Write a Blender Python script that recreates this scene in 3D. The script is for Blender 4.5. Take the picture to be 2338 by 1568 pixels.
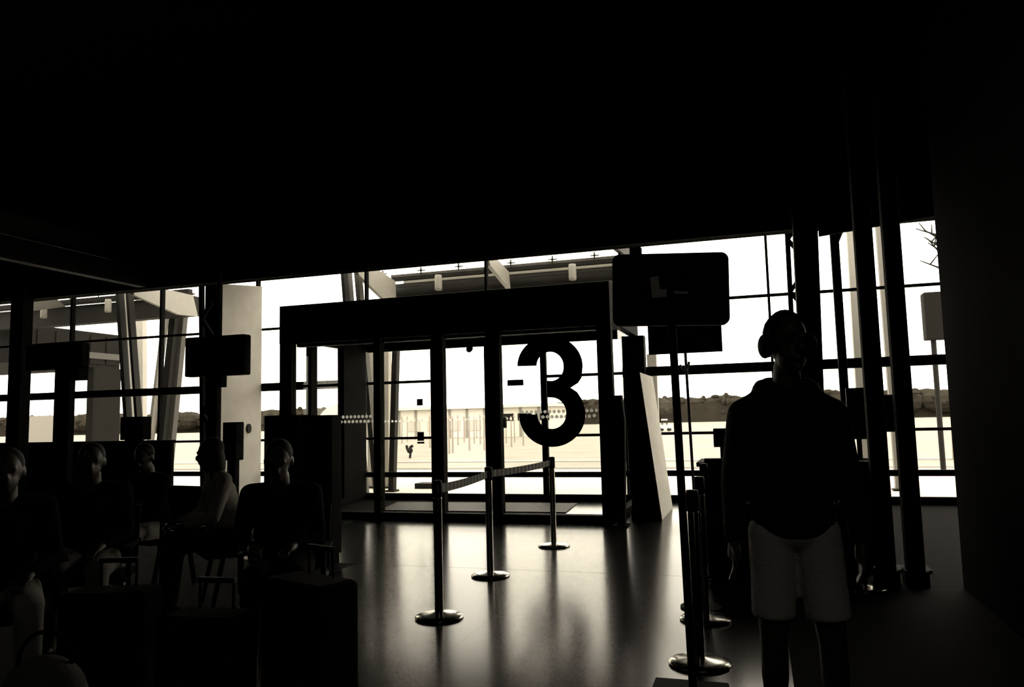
import bpy, bmesh, math, random
from mathutils import Vector, Matrix
random.seed(7)
for o in list(bpy.data.objects): bpy.data.objects.remove(o)
S = bpy.context.scene
COL = S.collection
R = math.radians

# ------------------------------------------------------------------ camera
FPX, YAW, PITCH, ROLL = 1750.0, R(17.65), math.atan(171/1750), math.atan(.024)
EYE = Vector((0, 0, 1.42))
FW = Vector((-math.sin(YAW)*math.cos(PITCH), math.cos(YAW)*math.cos(PITCH), math.sin(PITCH)))
R0 = Vector((math.cos(YAW), math.sin(YAW), 0)); U0 = R0.cross(FW)
RT = R0*math.cos(ROLL) - U0*math.sin(ROLL)
UP = U0*math.cos(ROLL) + R0*math.sin(ROLL)
cd = bpy.data.cameras.new('camera'); cam = bpy.data.objects.new('camera', cd); COL.objects.link(cam)
cam.matrix_world = Matrix(((RT.x, UP.x, -FW.x, EYE.x), (RT.y, UP.y, -FW.y, EYE.y), (RT.z, UP.z, -FW.z, EYE.z), (0, 0, 0, 1)))
cd.sensor_width = 36; cd.sensor_fit = 'HORIZONTAL'; cd.lens = FPX/2338*36; cd.clip_end = 2000; cd.clip_start = .05
S.camera = cam

# ------------------------------------------------------------------ sky and exposure
w = bpy.data.worlds.new('sky'); S.world = w; w.use_nodes = True
bg = w.node_tree.nodes['Background']; bg.inputs[0].default_value = (1, .92, .78, 1); bg.inputs[1].default_value = 4.8
S.view_settings.view_transform = 'Standard'; S.view_settings.look = 'None'
S.view_settings.exposure = 0; S.view_settings.gamma = 1; S.view_settings.use_curve_mapping = False

# unseen dim fill lights added behind the camera to lift the hall
for lx, ly, lz, le in ((1.0, -1.0, 3.9, 9), (-9.0, -2.0, 5.0, 7)):
    ld = bpy.data.lights.new('hall_fill', 'AREA'); ld.shape = 'RECTANGLE'; ld.size = 1.2; ld.size_y = .3; ld.energy = le; ld.color = (1, .95, .85)
    lo = bpy.data.objects.new('hall_fill', ld); COL.objects.link(lo); lo.location = (lx, ly, lz)

def ray(px, py): return FW + RT*((px-1169)/FPX) - UP*((py-784)/FPX)
def P(px, py, Y): d = ray(px, py); return EYE + d*(Y/d.y)          # measured point on a plane parallel to the facade
def PX(px, py, X): d = ray(px, py); return EYE + d*(X/d.x)         # on a plane square to the facade
def G(px, py, Z=0): d = ray(px, py); return EYE + d*((Z-1.42)/d.z)  # on the floor
def D(px, py, dep): return EYE + ray(px, py)*dep

# ------------------------------------------------------------------ materials
def mat(name, col, rough=.6, metal=0, spec=.5, noise=0, nscale=8, bump=0, bscale=60, trans=0):
    m = bpy.data.materials.new(name); m.use_nodes = True; nt = m.node_tree; b = nt.nodes['Principled BSDF']
    c = (col, col*.955, col*.87) if isinstance(col, (int, float)) else col
    b.inputs['Base Color'].default_value = (*c, 1); b.inputs['Roughness'].default_value = rough
    b.inputs['Metallic'].default_value = metal; b.inputs['Specular IOR Level'].default_value = spec
    if noise or bump:
        tc = nt.nodes.new('ShaderNodeTexCoord'); n = nt.nodes.new('ShaderNodeTexNoise'); n.inputs['Scale'].default_value = nscale; n.inputs['Detail'].default_value = 6
        nt.links.new(tc.outputs['Object'], n.inputs['Vector'])
        if noise:
            r = nt.nodes.new('ShaderNodeMapRange'); r.inputs['To Min'].default_value = 1-noise; r.inputs['To Max'].default_value = 1+noise
            nt.links.new(n.outputs['Fac'], r.inputs['Value'])
            mx = nt.nodes.new('ShaderNodeVectorMath'); mx.operation = 'SCALE'; mx.inputs[0].default_value = c
            nt.links.new(r.outputs[0], mx.inputs['Scale']); nt.links.new(mx.outputs[0], b.inputs['Base Color'])
        if bump:
            n2 = nt.nodes.new('ShaderNodeTexNoise'); n2.inputs['Scale'].default_value = bscale; n2.inputs['Detail'].default_value = 4
            nt.links.new(tc.outputs['Object'], n2.inputs['Vector'])
            bp = nt.nodes.new('ShaderNodeBump'); bp.inputs['Strength'].default_value = bump; bp.inputs['Distance'].default_value = .01
            nt.links.new(n2.outputs['Fac'], bp.inputs['Height']); nt.links.new(bp.outputs[0], b.inputs['Normal'])
    return m
def glass_mat(name, tint=1.0, refl=.5):
    m = bpy.data.materials.new(name); m.use_nodes = True; nt = m.node_tree; nt.nodes.clear()
    o = nt.nodes.new('ShaderNodeOutputMaterial'); mx = nt.nodes.new('ShaderNodeMixShader'); t = nt.nodes.new('ShaderNodeBsdfTransparent')
    g = nt.nodes.new('ShaderNodeBsdfGlossy'); g.inputs['Roughness'].default_value = .02; t.inputs[0].default_value = (tint, tint, tint*.98, 1)
    g.inputs[0].default_value = (refl, refl, refl, 1)
    lw = nt.nodes.new('ShaderNodeLayerWeight'); lw.inputs[0].default_value = .5
    pw = nt.nodes.new('ShaderNodeMath'); pw.operation = 'POWER'; pw.inputs[1].default_value = 5
    ad = nt.nodes.new('ShaderNodeMath'); ad.operation = 'MULTIPLY_ADD'; ad.inputs[1].default_value = .7; ad.inputs[2].default_value = .03
    nt.links.new(lw.outputs['Facing'], pw.inputs[0]); nt.links.new(pw.outputs[0], ad.inputs[0]); nt.links.new(ad.outputs[0], mx.inputs[0]); nt.links.new(t.outputs[0], mx.inputs[1]); nt.links.new(g.outputs[0], mx.inputs[2]); nt.links.new(mx.outputs[0], o.inputs[0])
    return m
def film_mat(name, c):      # thin white film that lets daylight through
    m = bpy.data.materials.new(name); m.use_nodes = True; nt = m.node_tree; nt.nodes.clear()
    o = nt.nodes.new('ShaderNodeOutputMaterial'); mx = nt.nodes.new('ShaderNodeMixShader'); a = nt.nodes.new('ShaderNodeBsdfTranslucent'); b = nt.nodes.new('ShaderNodeBsdfDiffuse')
    a.inputs[0].default_value = (c, c, c, 1); b.inputs[0].default_value = (c, c, c, 1); mx.inputs[0].default_value = .3
    nt.links.new(a.outputs[0], mx.inputs[1]); nt.links.new(b.outputs[0], mx.inputs[2]); nt.links.new(mx.outputs[0], o.inputs[0])
    return m
FRAME = mat('dark_frame_paint', .003, .75, spec=.03)
BLACK = mat('black_laminate', .002, .7, spec=.04)
PANELM = mat('black_panel_sheen', .008, .6, spec=.06)
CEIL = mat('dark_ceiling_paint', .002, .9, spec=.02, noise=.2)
FASC = mat('dark_ribbed_sheet', .008, .8, spec=.04)
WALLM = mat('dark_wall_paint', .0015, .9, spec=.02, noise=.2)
PIER = mat('pale_plaster', .7, .8, spec=.2, noise=.12, nscale=5, bump=.3, bscale=90)
FINM = mat('pale_fin_concrete', .85, .8, spec=.2, noise=.12, nscale=6, bump=.3)
STEEL = mat('dark_painted_steel', .012, .6, spec=.1)
MIDST = mat('mid_grey_steel', .07, .6, spec=.15, noise=.15)
LIGHTST = mat('light_grey_steel', .24, .5, spec=.3, noise=.12)
CONC = mat('pale_concrete_column', .36, .8, noise=.12, nscale=4, bump=.3)
CHROME = mat('brushed_chrome', .5, .17, metal=1)
BELT = mat('striped_belt', .05, .8)
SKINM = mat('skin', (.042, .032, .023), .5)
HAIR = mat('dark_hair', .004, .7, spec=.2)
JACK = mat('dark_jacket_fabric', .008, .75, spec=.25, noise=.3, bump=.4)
SHORT = mat('pale_shorts_fabric', .5, .9, spec=.1, noise=.1, bump=.4)
DARKCL = mat('black_clothing', .004, .9, spec=.03)
GREYCL = mat('grey_clothing', .14, .9, spec=.1, noise=.15, bump=.4)
PALECL = mat('pale_clothing', .3, .9, spec=.1, noise=.15, bump=.4)
GREYP2 = mat('grey_panel', .12, .8, spec=.05)
RUB = mat('black_rubber', .003, .6, spec=.2)
GLASS = glass_mat('clear_glass', .97)
CGLASS = glass_mat('canopy_glass', .98, .8)
DOT = film_mat('white_film_dot', .95)
TUBE = mat('frosted_tube', .8, .5)
GRASS = mat('dry_grass', (.265, .252, .228), .95, spec=.05, noise=.22, nscale=.5, bump=.4, bscale=20)
APRON = mat('bright_concrete_apron', .52, .9, spec=.1, noise=.1, nscale=.8)
TREEM = mat('far_tree_foliage', (.03, .026, .02), .95, spec=.05, noise=.4, nscale=.6)
WHITEB = mat('white_building_cladding', .58, .8, spec=.1, noise=.05)
PALEB = mat('pale_window_cladding', .42, .8)
BEIGEB = mat('beige_wall', .22, .85, spec=.1, noise=.1)
POSTM = mat('weathered_post', (.26, .23, .195), .8)
DKBLD = mat('dark_grey_cladding', .012, .8, spec=.05, noise=.2, nscale=1.5)

# striped belt
nt = BELT.node_tree; b_ = nt.nodes['Principled BSDF']; tc = nt.nodes.new('ShaderNodeTexCoord'); wv = nt.nodes.new('ShaderNodeTexWave')
wv.wave_type = 'BANDS'; wv.bands_direction = 'Y'; wv.inputs['Scale'].default_value = 3.2; rp = nt.nodes.new('ShaderNodeValToRGB'); rp.color_ramp.interpolation = 'CONSTANT'
rp.color_ramp.elements[0].color = (.015, .014, .012, 1); rp.color_ramp.elements[1].position = .5; rp.color_ramp.elements[1].color = (.16, .15, .12, 1)
nt.links.new(tc.outputs['Object'], wv.inputs['Vector']); nt.links.new(wv.outputs['Color'], rp.inputs[0]); nt.links.new(rp.outputs[0], b_.inputs['Base Color'])

# polished floor
FLOOR = mat('polished_floor', .008, .25, spec=.5)
nt = FLOOR.node_tree; b_ = nt.nodes['Principled BSDF']; tc = nt.nodes.new('ShaderNodeTexCoord')
n1 = nt.nodes.new('ShaderNodeTexNoise'); n1.inputs['Scale'].default_value = 1.3; n1.inputs['Detail'].default_value = 8
nt.links.new(tc.outputs['Object'], n1.inputs['Vector'])
mr = nt.nodes.new('ShaderNodeMapRange'); mr.inputs['To Min'].default_value = .15; mr.inputs['To Max'].default_value = .19
nt.links.new(n1.outputs['Fac'], mr.inputs['Value']); nt.links.new(mr.outputs[0], b_.inputs['Roughness'])
n2 = nt.nodes.new('ShaderNodeTexNoise'); n2.inputs['Scale'].default_value = 180; nt.links.new(tc.outputs['Object'], n2.inputs['Vector'])
bp = nt.nodes.new('ShaderNodeBump'); bp.inputs['Strength'].default_value = .06; bp.inputs['Distance'].default_value = .002
nt.links.new(n2.outputs['Fac'], bp.inputs['Height']); nt.links.new(bp.outputs[0], b_.inputs['Normal'])
b_.inputs['Specular Tint'].default_value = (1, .95, .86, 1); b_.inputs['IOR'].default_value = 1.22

# ------------------------------------------------------------------ builders
def tag(o, label=None, cat=None, group=None, kind=None):
    if label: o['label'] = label
    if cat: o['category'] = cat
    if group: o['group'] = group
    if kind: o['kind'] = kind
    return o
def empty(name, loc=(0, 0, 0), rz=0, **k):
    o = bpy.data.objects.new(name, None); o.location = loc; o.rotation_euler = (0, 0, rz); o.empty_display_size = .1; COL.objects.link(o); return tag(o, **k)
class MB:
    def __init__(s): s.bm = bmesh.new()
    def poly(s, pts, vec):                      # extruded polygon
        a = [s.bm.verts.new(Vector(p)) for p in pts]; b = [s.bm.verts.new(Vector(p)+Vector(vec)) for p in pts]; n = len(a)
        s.bm.faces.new(a); s.bm.faces.new(b[::-1])
        for i in range(n): s.bm.faces.new((a[i], b[i], b[(i+1) % n], a[(i+1) % n]))
        return s
    def box(s, x0, x1, y0, y1, z0, z1):
        return s.poly([(x0, y0, z0), (x1, y0, z0), (x1, y1, z0), (x0, y1, z0)], (0, 0, z1-z0))
    def bar(s, a, b, w, h=None, up=(0, 0, 1)):
        a, b = Vector(a), Vector(b); h = h or w; d = (b-a).normalized(); u = Vector(up)
        if abs(d.dot(u)) > .95: u = Vector((0, 1, 0))
        r = d.cross(u).normalized()*w/2; q = r.cross(d).normalized()*h/2
        return s.poly([a-r-q, a+r-q, a+r+q, a-r+q], b-a)
    def tube(s, a, b, r0, r1=None, n=12):
        a, b = Vector(a), Vector(b); r1 = r0 if r1 is None else r1; d = (b-a).normalized(); u = Vector((0, 0, 1)) if abs(d.z) < .9 else Vector((1, 0, 0))
        p = d.cross(u).normalized(); q = d.cross(p)
        ra = [s.bm.verts.new(a+(p*math.cos(t)+q*math.sin(t))*r0) for t in [2*math.pi*i/n for i in range(n)]]
        rb = [s.bm.verts.new(b+(p*math.cos(t)+q*math.sin(t))*r1) for t in [2*math.pi*i/n for i in range(n)]]
        s.bm.faces.new(ra); s.bm.faces.new(rb[::-1])
        for i in range(n): s.bm.faces.new((ra[i], rb[i], rb[(i+1) % n], ra[(i+1) % n]))
        return s
    def lathe(s, prof, c=(0, 0, 0), n=24, sx=1, sy=1):
        c = Vector(c); rings = [[s.bm.verts.new(c+Vector((r*math.cos(2*math.pi*i/n)*sx, r*math.sin(2*math.pi*i/n)*sy, z))) for i in range(n)] for r, z in prof]
        for A, B in zip(rings, rings[1:]):
            for i in range(n): s.bm.faces.new((A[i], A[(i+1) % n], B[(i+1) % n], B[i]))
        s.bm.faces.new(rings[0][::-1]); s.bm.faces.new(rings[-1]); return s
    def ell(s, c, rx, ry, rz, rot=None, n=14, k=9):
        c = Vector(c); M = rot or Matrix.Identity(3); rings = []
        for j in range(1, k):
            t = math.pi*j/k
            rings.append([s.bm.verts.new(c+M@Vector((rx*math.sin(t)*math.cos(2*math.pi*i/n), ry*math.sin(t)*math.sin(2*math.pi*i/n), -rz*math.cos(t)))) for i in range(n)])
        lo = s.bm.verts.new(c+M@Vector((0, 0, -rz))); hi = s.bm.verts.new(c+M@Vector((0, 0, rz)))
        for i in range(n):
            s.bm.faces.new((lo, rings[0][(i+1) % n], rings[0][i])); s.bm.faces.new((hi, rings[-1][i], rings[-1][(i+1) % n]))
        for A, B in zip(rings, rings[1:]):
            for i in range(n): s.bm.faces.new((A[i], A[(i+1) % n], B[(i+1) % n], B[i]))
        return s
    def cap(s, a, b, ra, rb):                   # tapered limb with round ends
        a, b = Vector(a), Vector(b)
        s.tube(a, b, ra, rb, 14); s.ell(a, ra, ra, ra); s.ell(b, rb, rb, rb); return s
    def build(s, name, m, parent=None, smooth=False, bevel=0, remesh=0, **k):
        bmesh.ops.recalc_face_normals(s.bm, faces=s.bm.faces)
        me = bpy.data.meshes.new(name); s.bm.to_mesh(me); s.bm.free(); me.materials.append(m)
        if smooth:
            for p in me.polygons: p.use_smooth = True
        o = bpy.data.objects.new(name, me); COL.objects.link(o)
        if parent: o.parent = parent
        if remesh:
            md = o.modifiers.new('remesh', 'REMESH'); md.mode = 'VOXEL'; md.voxel_size = remesh; md.use_smooth_shade = True
            sm = o.modifiers.new('smooth', 'SMOOTH'); sm.iterations = 3; sm.factor = .5
        if bevel:
            md = o.modifiers.new('bevel', 'BEVEL'); md.width = bevel; md.segments = 2; md.limit_method = 'ANGLE'
        return tag(o, **k)
def bx(name, m, x0, x1, y0, y1, z0, z1, parent=None, bevel=0, **k): return MB().box(x0, x1, y0, y1, z0, z1).build(name, m, parent, bevel=bevel, **k)
def dup(o, parent=None):
    c = o.copy(); COL.objects.link(c); c.parent = parent
    for ch in list(o.children): dup(ch, c)
    return c

# ================================================================== SETTING
YF, YV = 12.9, 10.3
WL, WB, WR, FX1 = -21, -6, 1.47, 7.0
ST = dict(kind='structure')
fl = bx('floor', mat('floor_joint', .006, .6), WL, FX1, WB, YF+.25, -.16, -.012, **ST)
# large floor slabs with recessed joints (Y joint falls where the photograph shows one)
FLOOR_SHADE = mat('shaded_floor_copy', .003, .85, spec=.02, noise=.2)  # darker copy of the floor, missing window glare put into colour and finish
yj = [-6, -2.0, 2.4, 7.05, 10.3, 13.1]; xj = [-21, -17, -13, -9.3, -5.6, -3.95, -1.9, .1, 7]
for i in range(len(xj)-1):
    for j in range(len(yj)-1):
        bx('slab', FLOOR_SHADE if xj[i] > .05 or xj[i] < -5.7 or (xj[i] < -4.5 and yj[j] < 7) else FLOOR, xj[i]+.0006, xj[i+1]-.0006, yj[j]+.003, yj[j+1]-.003, -.03, 0, fl)
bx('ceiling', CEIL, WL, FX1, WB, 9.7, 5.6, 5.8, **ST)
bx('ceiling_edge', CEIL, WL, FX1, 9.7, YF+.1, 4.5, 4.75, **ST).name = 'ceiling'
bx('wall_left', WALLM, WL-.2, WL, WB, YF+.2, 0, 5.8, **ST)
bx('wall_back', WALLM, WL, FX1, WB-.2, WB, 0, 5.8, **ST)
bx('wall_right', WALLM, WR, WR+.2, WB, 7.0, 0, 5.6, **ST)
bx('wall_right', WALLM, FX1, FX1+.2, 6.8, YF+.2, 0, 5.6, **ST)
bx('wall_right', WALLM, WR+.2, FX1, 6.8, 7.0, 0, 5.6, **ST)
# ribbed fascia that cuts the top of the window wall
fa = bx('trim_1', CEIL, WL, FX1, 9.62, 9.78, 3.58, 5.6, **ST)
rib0 = None
x = -13.0
while x < 3.2:
    if rib0 is None:
        rib0 = bx('rib', FASC, 0, .06, 9.58, 9.62, 3.66, 5.3, fa); rib0.location.x = x
    else:
        c = rib0.copy(); COL.objects.link(c); c.parent = fa; c.location.x = x
    x += .13
bx('fascia_lip', FASC, WL, FX1, 9.56, 9.62, 3.58, 3.66, fa)
MB().poly([(.78, 9.5, 3.46), (2.1, 9.5, 3.58), (6.9, 9.5, 3.6), (6.9, 9.5, 4.6), (.78, 9.5, 4.6)], (0, .06, 0)).build('trim_2', CEIL, **ST)
# long beams running towards the glass, at the left
for k, (px, py) in enumerate([(505, 652), (330, 655)]):
    q = P(px, py, 11.5) if k == 0 else P(px, py, 9.5)
    bx('beam', MIDST if k == 0 else STEEL, q.x-.12, q.x+.02, 2.0, q.y, q.z, q.z+.3, **ST).name = 'trim_%d' % (3+k)

# ------------------------------------------------------------------ window wall, one unit per bay
mull = [-21, -18.9, -16.5, -14.15, -11.75, -9.4, -6.98, -4.56, -2.13, .25, 1.28, 3.7, 7.0]
for i in range(len(mull)-1):
    a, b = mull[i], mull[i+1]; inside = (a > -7.1 and b < -2.0)
    wnd = empty('window_%d' % (i+1), (a, YF, 0), **ST)
    def wb(n, x0, x1, z0, z1, dy=.05): bx(n, FRAME, x0-a, x1-a, -dy, dy, z0, z1, wnd)
    mw = .02 if a > -9 else .025
    wb('mullion', a-mw, a+mw, (2.76 if inside else 0), 4.5)
    if inside:
        wb('transom', a+mw, b-mw, 2.72, 3.2)
        wb('transom', a+mw, b-mw, 3.27, 3.32, .03)
        zs = [3.2, 3.29, 4.5]
    else:
        wb('sill', a+mw, b-mw, 0, .11); wb('transom', a+mw, b-mw, .42, .51); wb('transom', a+mw, b-mw, 1.09, 1.135, .03)
        wb('transom', a+mw, b-mw, 2.07, 2.22, .08); wb('transom', a+mw, b-mw, 3.27, 3.315, .03)
        zs = [.1, .46, 1.11, 2.15, 3.29, 4.5]
    for z0, z1 in zip(zs, zs[1:]): bx('pane', GLASS, .02, b-a-.02, -.004, .004, z0+.02, z1-.02, wnd)
wx = mull

# outer doors inside the vestibule
dr = empty('door_1', (-4.8, YF, 0), **ST)
def db(n, m, x0, x1, z0, z1, dy=.04, y=0, par=None): return bx(n, m, x0+4.8, x1+4.8, y-dy, y+dy, z0, z1, par or dr)
for px0, px1 in [(866, 870), (985, 1000), (1236, 1249), (1368, 1380)]:
    X0, X1 = P(px0, 900, YF).x, P(px1, 900, YF).x; db('stile', FRAME, X0, X1, 0, 2.74)
db('stile', FRAME, P(1108, 900, YF).x, P(1136, 900, YF).x-.02, 0, 2.74)
XA, XB_, XC, XD, XE = -6.98, P(992, 900, YF).x, P(1122, 900, YF).x, P(1243, 900, YF).x, P(1372, 900, YF).x
db('bottom_rail', FRAME, XA, XE+.5, 0, .11); db('mid_rail', FRAME, XA, XE+.5, .40, .49)
for X0, X1 in ((XA, XB_), (XD, XE+.5)):
    db('glazing_bar', FRAME, X0, X1, 1.085, 1.13, .02); db('glazing_bar', FRAME, X0, X1, 2.11, 2.16, .02)
for X0, X1 in ((XA, XB_), (XB_, XC), (XC, XD), (XD, XE)):
    db('pane', GLASS, X0+.06, X1-.06, .12, 2.7, .004)
lk = P(1148, 965, YF-.1); db('lock_box', FRAME, lk.x-.05, lk.x+.05, lk.z-.09, lk.z+.09, .05, -.08)
for px, py, w_, h_, n in [(958.5, 918, .115, .12, 'sticker'), (960.5, 996, .13, .16, 'sticker')]:
    q = P(px, py, YF-.02); db(n, FRAME, q.x-w_/2, q.x+w_/2, q.z-h_/2, q.z+h_/2, .004, -.02)
q = P(961, 1010, YF-.02); db('sticker', TUBE, q.x-.07, q.x+.07, q.z-.02, q.z+.015, .004, -.02)

# ================================================================== VESTIBULE
v = empty('glass_vestibule', (-4.4, YV, 0), label='dark framed glass entrance box with broad black header standing against the window wall', cat='vestibule')
VX = -4.4
def vb(n, m, x0, x1, y0, y1, z0, z1, **k): return bx(n, m, x0-VX, x1-VX, y0-YV, y1-YV, z0, z1, v, **k)
XL, XR = -7.09, -1.86
vb('header', FRAME, XL, XR, YV-.03, YV+.12, 2.66, 3.26)
vb('header', FRAME, XL, XL+.15, YV+.12, YF-.08, 2.73, 3.26); vb('header', FRAME, XR-.15, XR, YV+.12, YF-.08, 2.73, 3.26)
vb('roof', FRAME, XL+.15, XR-.15, YV+.12, YF-.08, 3.16, 3.22)
vb('soffit', MIDST if False else STEEL, XL+.15, XR-.15, YV+.12, YF-.08, 2.86, 2.9)
vb('door_track', STEEL, XL+.2, XR-.2, YV+.14, YV+.26, 2.62, 2.74)
vb('threshold', FRAME, XL, XR, YV-.06, YV+.1, 0, .1)
for x0, x1 in [(XL, -6.88), (-5.46, -5.35), (-4.52, -4.34), (-3.67, -3.47), (-2.06, XR)]:
    vb('post', FRAME, x0, x1, YV-.02, YV+.12, .1, 2.66)
# left side wall
vb('post', FRAME, XL, XL+.1, 11.02, 11.2, .1, 2.73); vb('side_panel', FRAME, XL, XL+.13, 12.02, YF-.08, .1, 2.73)
vb('side_panel', FRAME, XL, XL+.06, YV+.12, 12.02, .1, 1.0); vb('side_sill', FRAME, XL, XL+.13, YV+.12, YF-.08, 0, .1)
vb('side_sill', FRAME, XR-.13, XR, YV+.12, YF-.08, 0, .1); vb('post', FRAME, XR-.2, XR+.12, YF-.3, YF-.08, .1, 2.73)
vb('side_panel', FRAME, XR-.1, XR-.04, YV+.12, 11.2, .1, 1.62)
vb('glass_pane', GLASS, XL+.06, XL+.07, 10.42, 12.02, 1.0, 2.72); vb('glass_pane', GLASS, XR-.07, XR-.06, 11.2, YF-.3, .1, 2.72)
for x0, x1 in [(-6.88, -5.46), (-5.35, -4.52), (-3.47, -2.06)]:
    vb('glass_pane', GLASS, x0, x1, YV+.04, YV+.05, .1, 2.66)
pm = [G(908, 1147), G(1318, 1150), G(1292, 1171), G(868, 1166)]
tag(MB().poly([(p.x, min(max(p.y, YV+.14), YF-.12), 0) for p in pm], (0, 0, .014)).build('entrance_mat', RUB), 'dark entrance mat on the floor inside the glass entrance box', 'mat')
# big numeral on the right hand pane
def arc(cx, cy, rx, ry, a0, a1, n=22): return [(cx+rx*math.cos(R(a0+(a1-a0)*i/n)), cy-ry*math.sin(R(a0+(a1-a0)*i/n))) for i in range(n+1)]
outl = arc(1256, 836, 74.5, 69, 180, 0, 26) + [(1328, 862), (1320, 874), (1303, 885), (1318, 895), (1329, 912)]
outl += arc(1261, 946, 75.5, 74, 12, -182, 30)
inn = arc(1260, 946, 33, 33, -179, 0, 16) + arc(1258, 942, 35, 35, 0, 84, 10) + [(1250, 907), (1249, 869)] + arc(1256, 839, 31, 31, -80, 0, 8) + arc(1256, 836, 31, 33, 0, 178, 16)
num = [P(x, y, YV+.03) for x, y in outl+inn]
MB().poly([(p.x-VX, .02, p.z) for p in num], (0, .01, 0)).build('numeral', FRAME, v, label='large black number 3 on the glass')
q0, q1 = P(1159, 881, YV+.03), P(1195, 866, YV+.03)
vb('sticker', STEEL, q0.x, q1.x, YV+.02, YV+.03, q0.z, q1.z, label='small dark oblong sticker')
# white safety dots on the glass
m = MB()
def dotrow(x0, x1, z, y, step=.066, r=.025):
    x = x0
    while x < x1:
        pts = [(x-VX+r*math.cos(k*math.pi/4), y-YV, z+r*math.sin(k*math.pi/4)) for k in range(8)]; m.poly(pts, (0, .002, 0)); x += step
z1, z2 = P(1273, 939, YV).z, P(1269, 951, YV).z
for a, b in [(-6.2, -5.47), (-3.16, -2.08)]:
    dotrow(a, b, z1, YV+.035); dotrow(a+.033, b, z2, YV+.035)
m.build('safety_dots', DOT, v, kind='stuff', label='two rows of white safety dots on the glass')
m = MB()
for a, b in [(-6.6, -5.8), (-5.6, -4.75), (-4.6, -4.0), (-3.5, -2.7)]:
    dotrow(a, b, 1.42, YF-.03, .075, .022)
m.build('safety_dots', DOT, v, kind='stuff')
# door sensor hanging from the inner head
q = P(1072, 796, YF-.2)
MB().ell((q.x-VX, q.y-YV, q.z), .06, .05, .07, Matrix.Rotation(R(35), 3, 'Y')).bar((q.x-VX+.03, q.y-YV, q.z+.05), (q.x-VX+.05, q.y-YV, q.z+.16), .04).build('door_sensor', FRAME, v, smooth=True)
MB().ell((P(1115, 775, YV).x-VX, -.035, P(1115, 775, YV).z), .012, .01, .014).build('glint_bead', TUBE, v)  # pale bead drawn in place of a small bright glint

# ================================================================== interior columns
Xp = -9.24
pr = MB().poly([(Xp-.3, 11.6, 0), (Xp-.3, 12.8, 0), (Xp-.3, 12.8, 4.14), (Xp-.3, 11.6, 4.0)], (.3, 0, 0)).build('plaster_pier', PIER, label='wide pale plaster pier standing square to the windows left of the glass entrance box', cat='pier')
rim = bx('steel_post', FRAME, Xp-.28, Xp+.02, 11.5, 11.6, 0, 4.5, pr)
# leaning fin
f0 = P(1445, 1187, 10.7); f1 = P(1512, 1187, 10.7); t0 = P(1450, 850, 10.7); t1 = P(1461, 850, 10.7)
fn = MB().poly([(f0.x, 10.7, 0), (f1.x, 10.7, 0), (t1.x, 10.7, t1.z), (t0.x, 10.7, t1.z)], (0, 1.35, 0)).build('leaning_fin', FINM, label='tapering leaning fin with pale lit flank right of the glass entrance box', cat='column')
MB().poly([(f0.x-.01, 10.66, 0), (f1.x, 10.66, 0), (t1.x, 10.66, t1.z), (t0.x-.01, 10.66, t1.z)], (0, .04, 0)).build('front_plate', FRAME, fn)

def lattice(px0, px1, py0, py1, Y, xs, label):
    a0, a1 = P(px0, py0, Y), P(px1, py1, Y)
    r = empty('lattice_column', (a1.x, Y, 0), label=label, cat='column', group='lattice columns')
    dx = a0.x-a1.x; dz = a0.z-a1.z; ext = a1.z/dz
    bot = Vector((-dx*ext*.25, 0, 0)); top = Vector((dx*.6, 0, 4.45))
    w_ = xs
    MB().bar(bot, top, .07, .07).build('chord', FRAME, r); MB().bar(bot+Vector((w_, .0, 0)), top+Vector((w_, 0, 0)), .07, .07).build('chord', FRAME, r)
    n = 11
    for i in range(n):
        p = bot.lerp(top, i/n); q = bot.lerp(top, (i+1)/n)
        if i % 2: p, q = p+Vector((w_, 0, 0)), q
        else: q = q+Vector((w_, 0, 0))
        MB().bar(p, q, .06, .06).build('brace', FRAME, r)
lattice(1800, 1805, 540, 700, 12.3, .3, 'slim zigzag lattice column just left of the black column above the standing man')
lattice(455, 462, 660, 760, 10.8, .3, 'dark zigzag lattice column left of the pale pier')
def column(name, pxa, pxb, py, Y, dep, top, label, m=FRAME, group=None):
    a, b = P(pxa, py, Y), P(pxb, py, Y)
    o = bx(name, m, a.x, b.x, Y, Y+dep, 0, top, label=label, cat='column', bevel=.01)
    o2 = bx('base_collar', m, a.x-.02, b.x+.02, Y-.02, Y+dep+.02, 0, .12, o)
    if group: o['group'] = group
    return o
a, b, c_, d_ = P(1821, 540, 9.0), P(1873, 540, 9.0), P(1823, 850, 9.0), P(1870, 850, 9.0)
o = MB().poly([(c_.x+.0, 9.0, 0), (d_.x, 9.0, 0), (b.x+.03, 9.0, 5.55), (a.x-.02, 9.0, 5.55)], (0, .22, 0)).build('black_column', FRAME, label='thick black column rising behind the standing man', cat='column')
bx('base_collar', FRAME, c_.x-.02, d_.x+.02, 8.98, 9.24, 0, .12, o)
column('square_column', 1970, 2012, 800, 7.0, .14, 5.55, 'black square column right of the standing man, nearest to him of two')
column('square_column', 2036, 2077, 800, 7.0, .14, 5.55, 'black square column second from the standing man, before the right wall')
column('square_column', 20, 48, 800, 9.3, .2, 5.55, 'dark column at the far left edge of the photo')
a = P(1915, 545, 12.3)
column('pipe_column', 1906, 1926, 700, 12.3, .12, 4.45, 'thin dark column against the windows right of the man')
o = bpy.data.objects['pipe_column']
MB().tube((a.x-.05, 12.36, a.z-.05), (a.x+.08, 12.36, a.z+.5), .05, .16, 12).build('capital', FRAME, o)
MB().tube((P(1427, 760, 12.4).x-VX, 12.4-YV, .11), (P(1422, 760, 12.4).x-VX, 12.4-YV, 2.86), .012, n=8).build('cable', FRAME, v)

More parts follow.
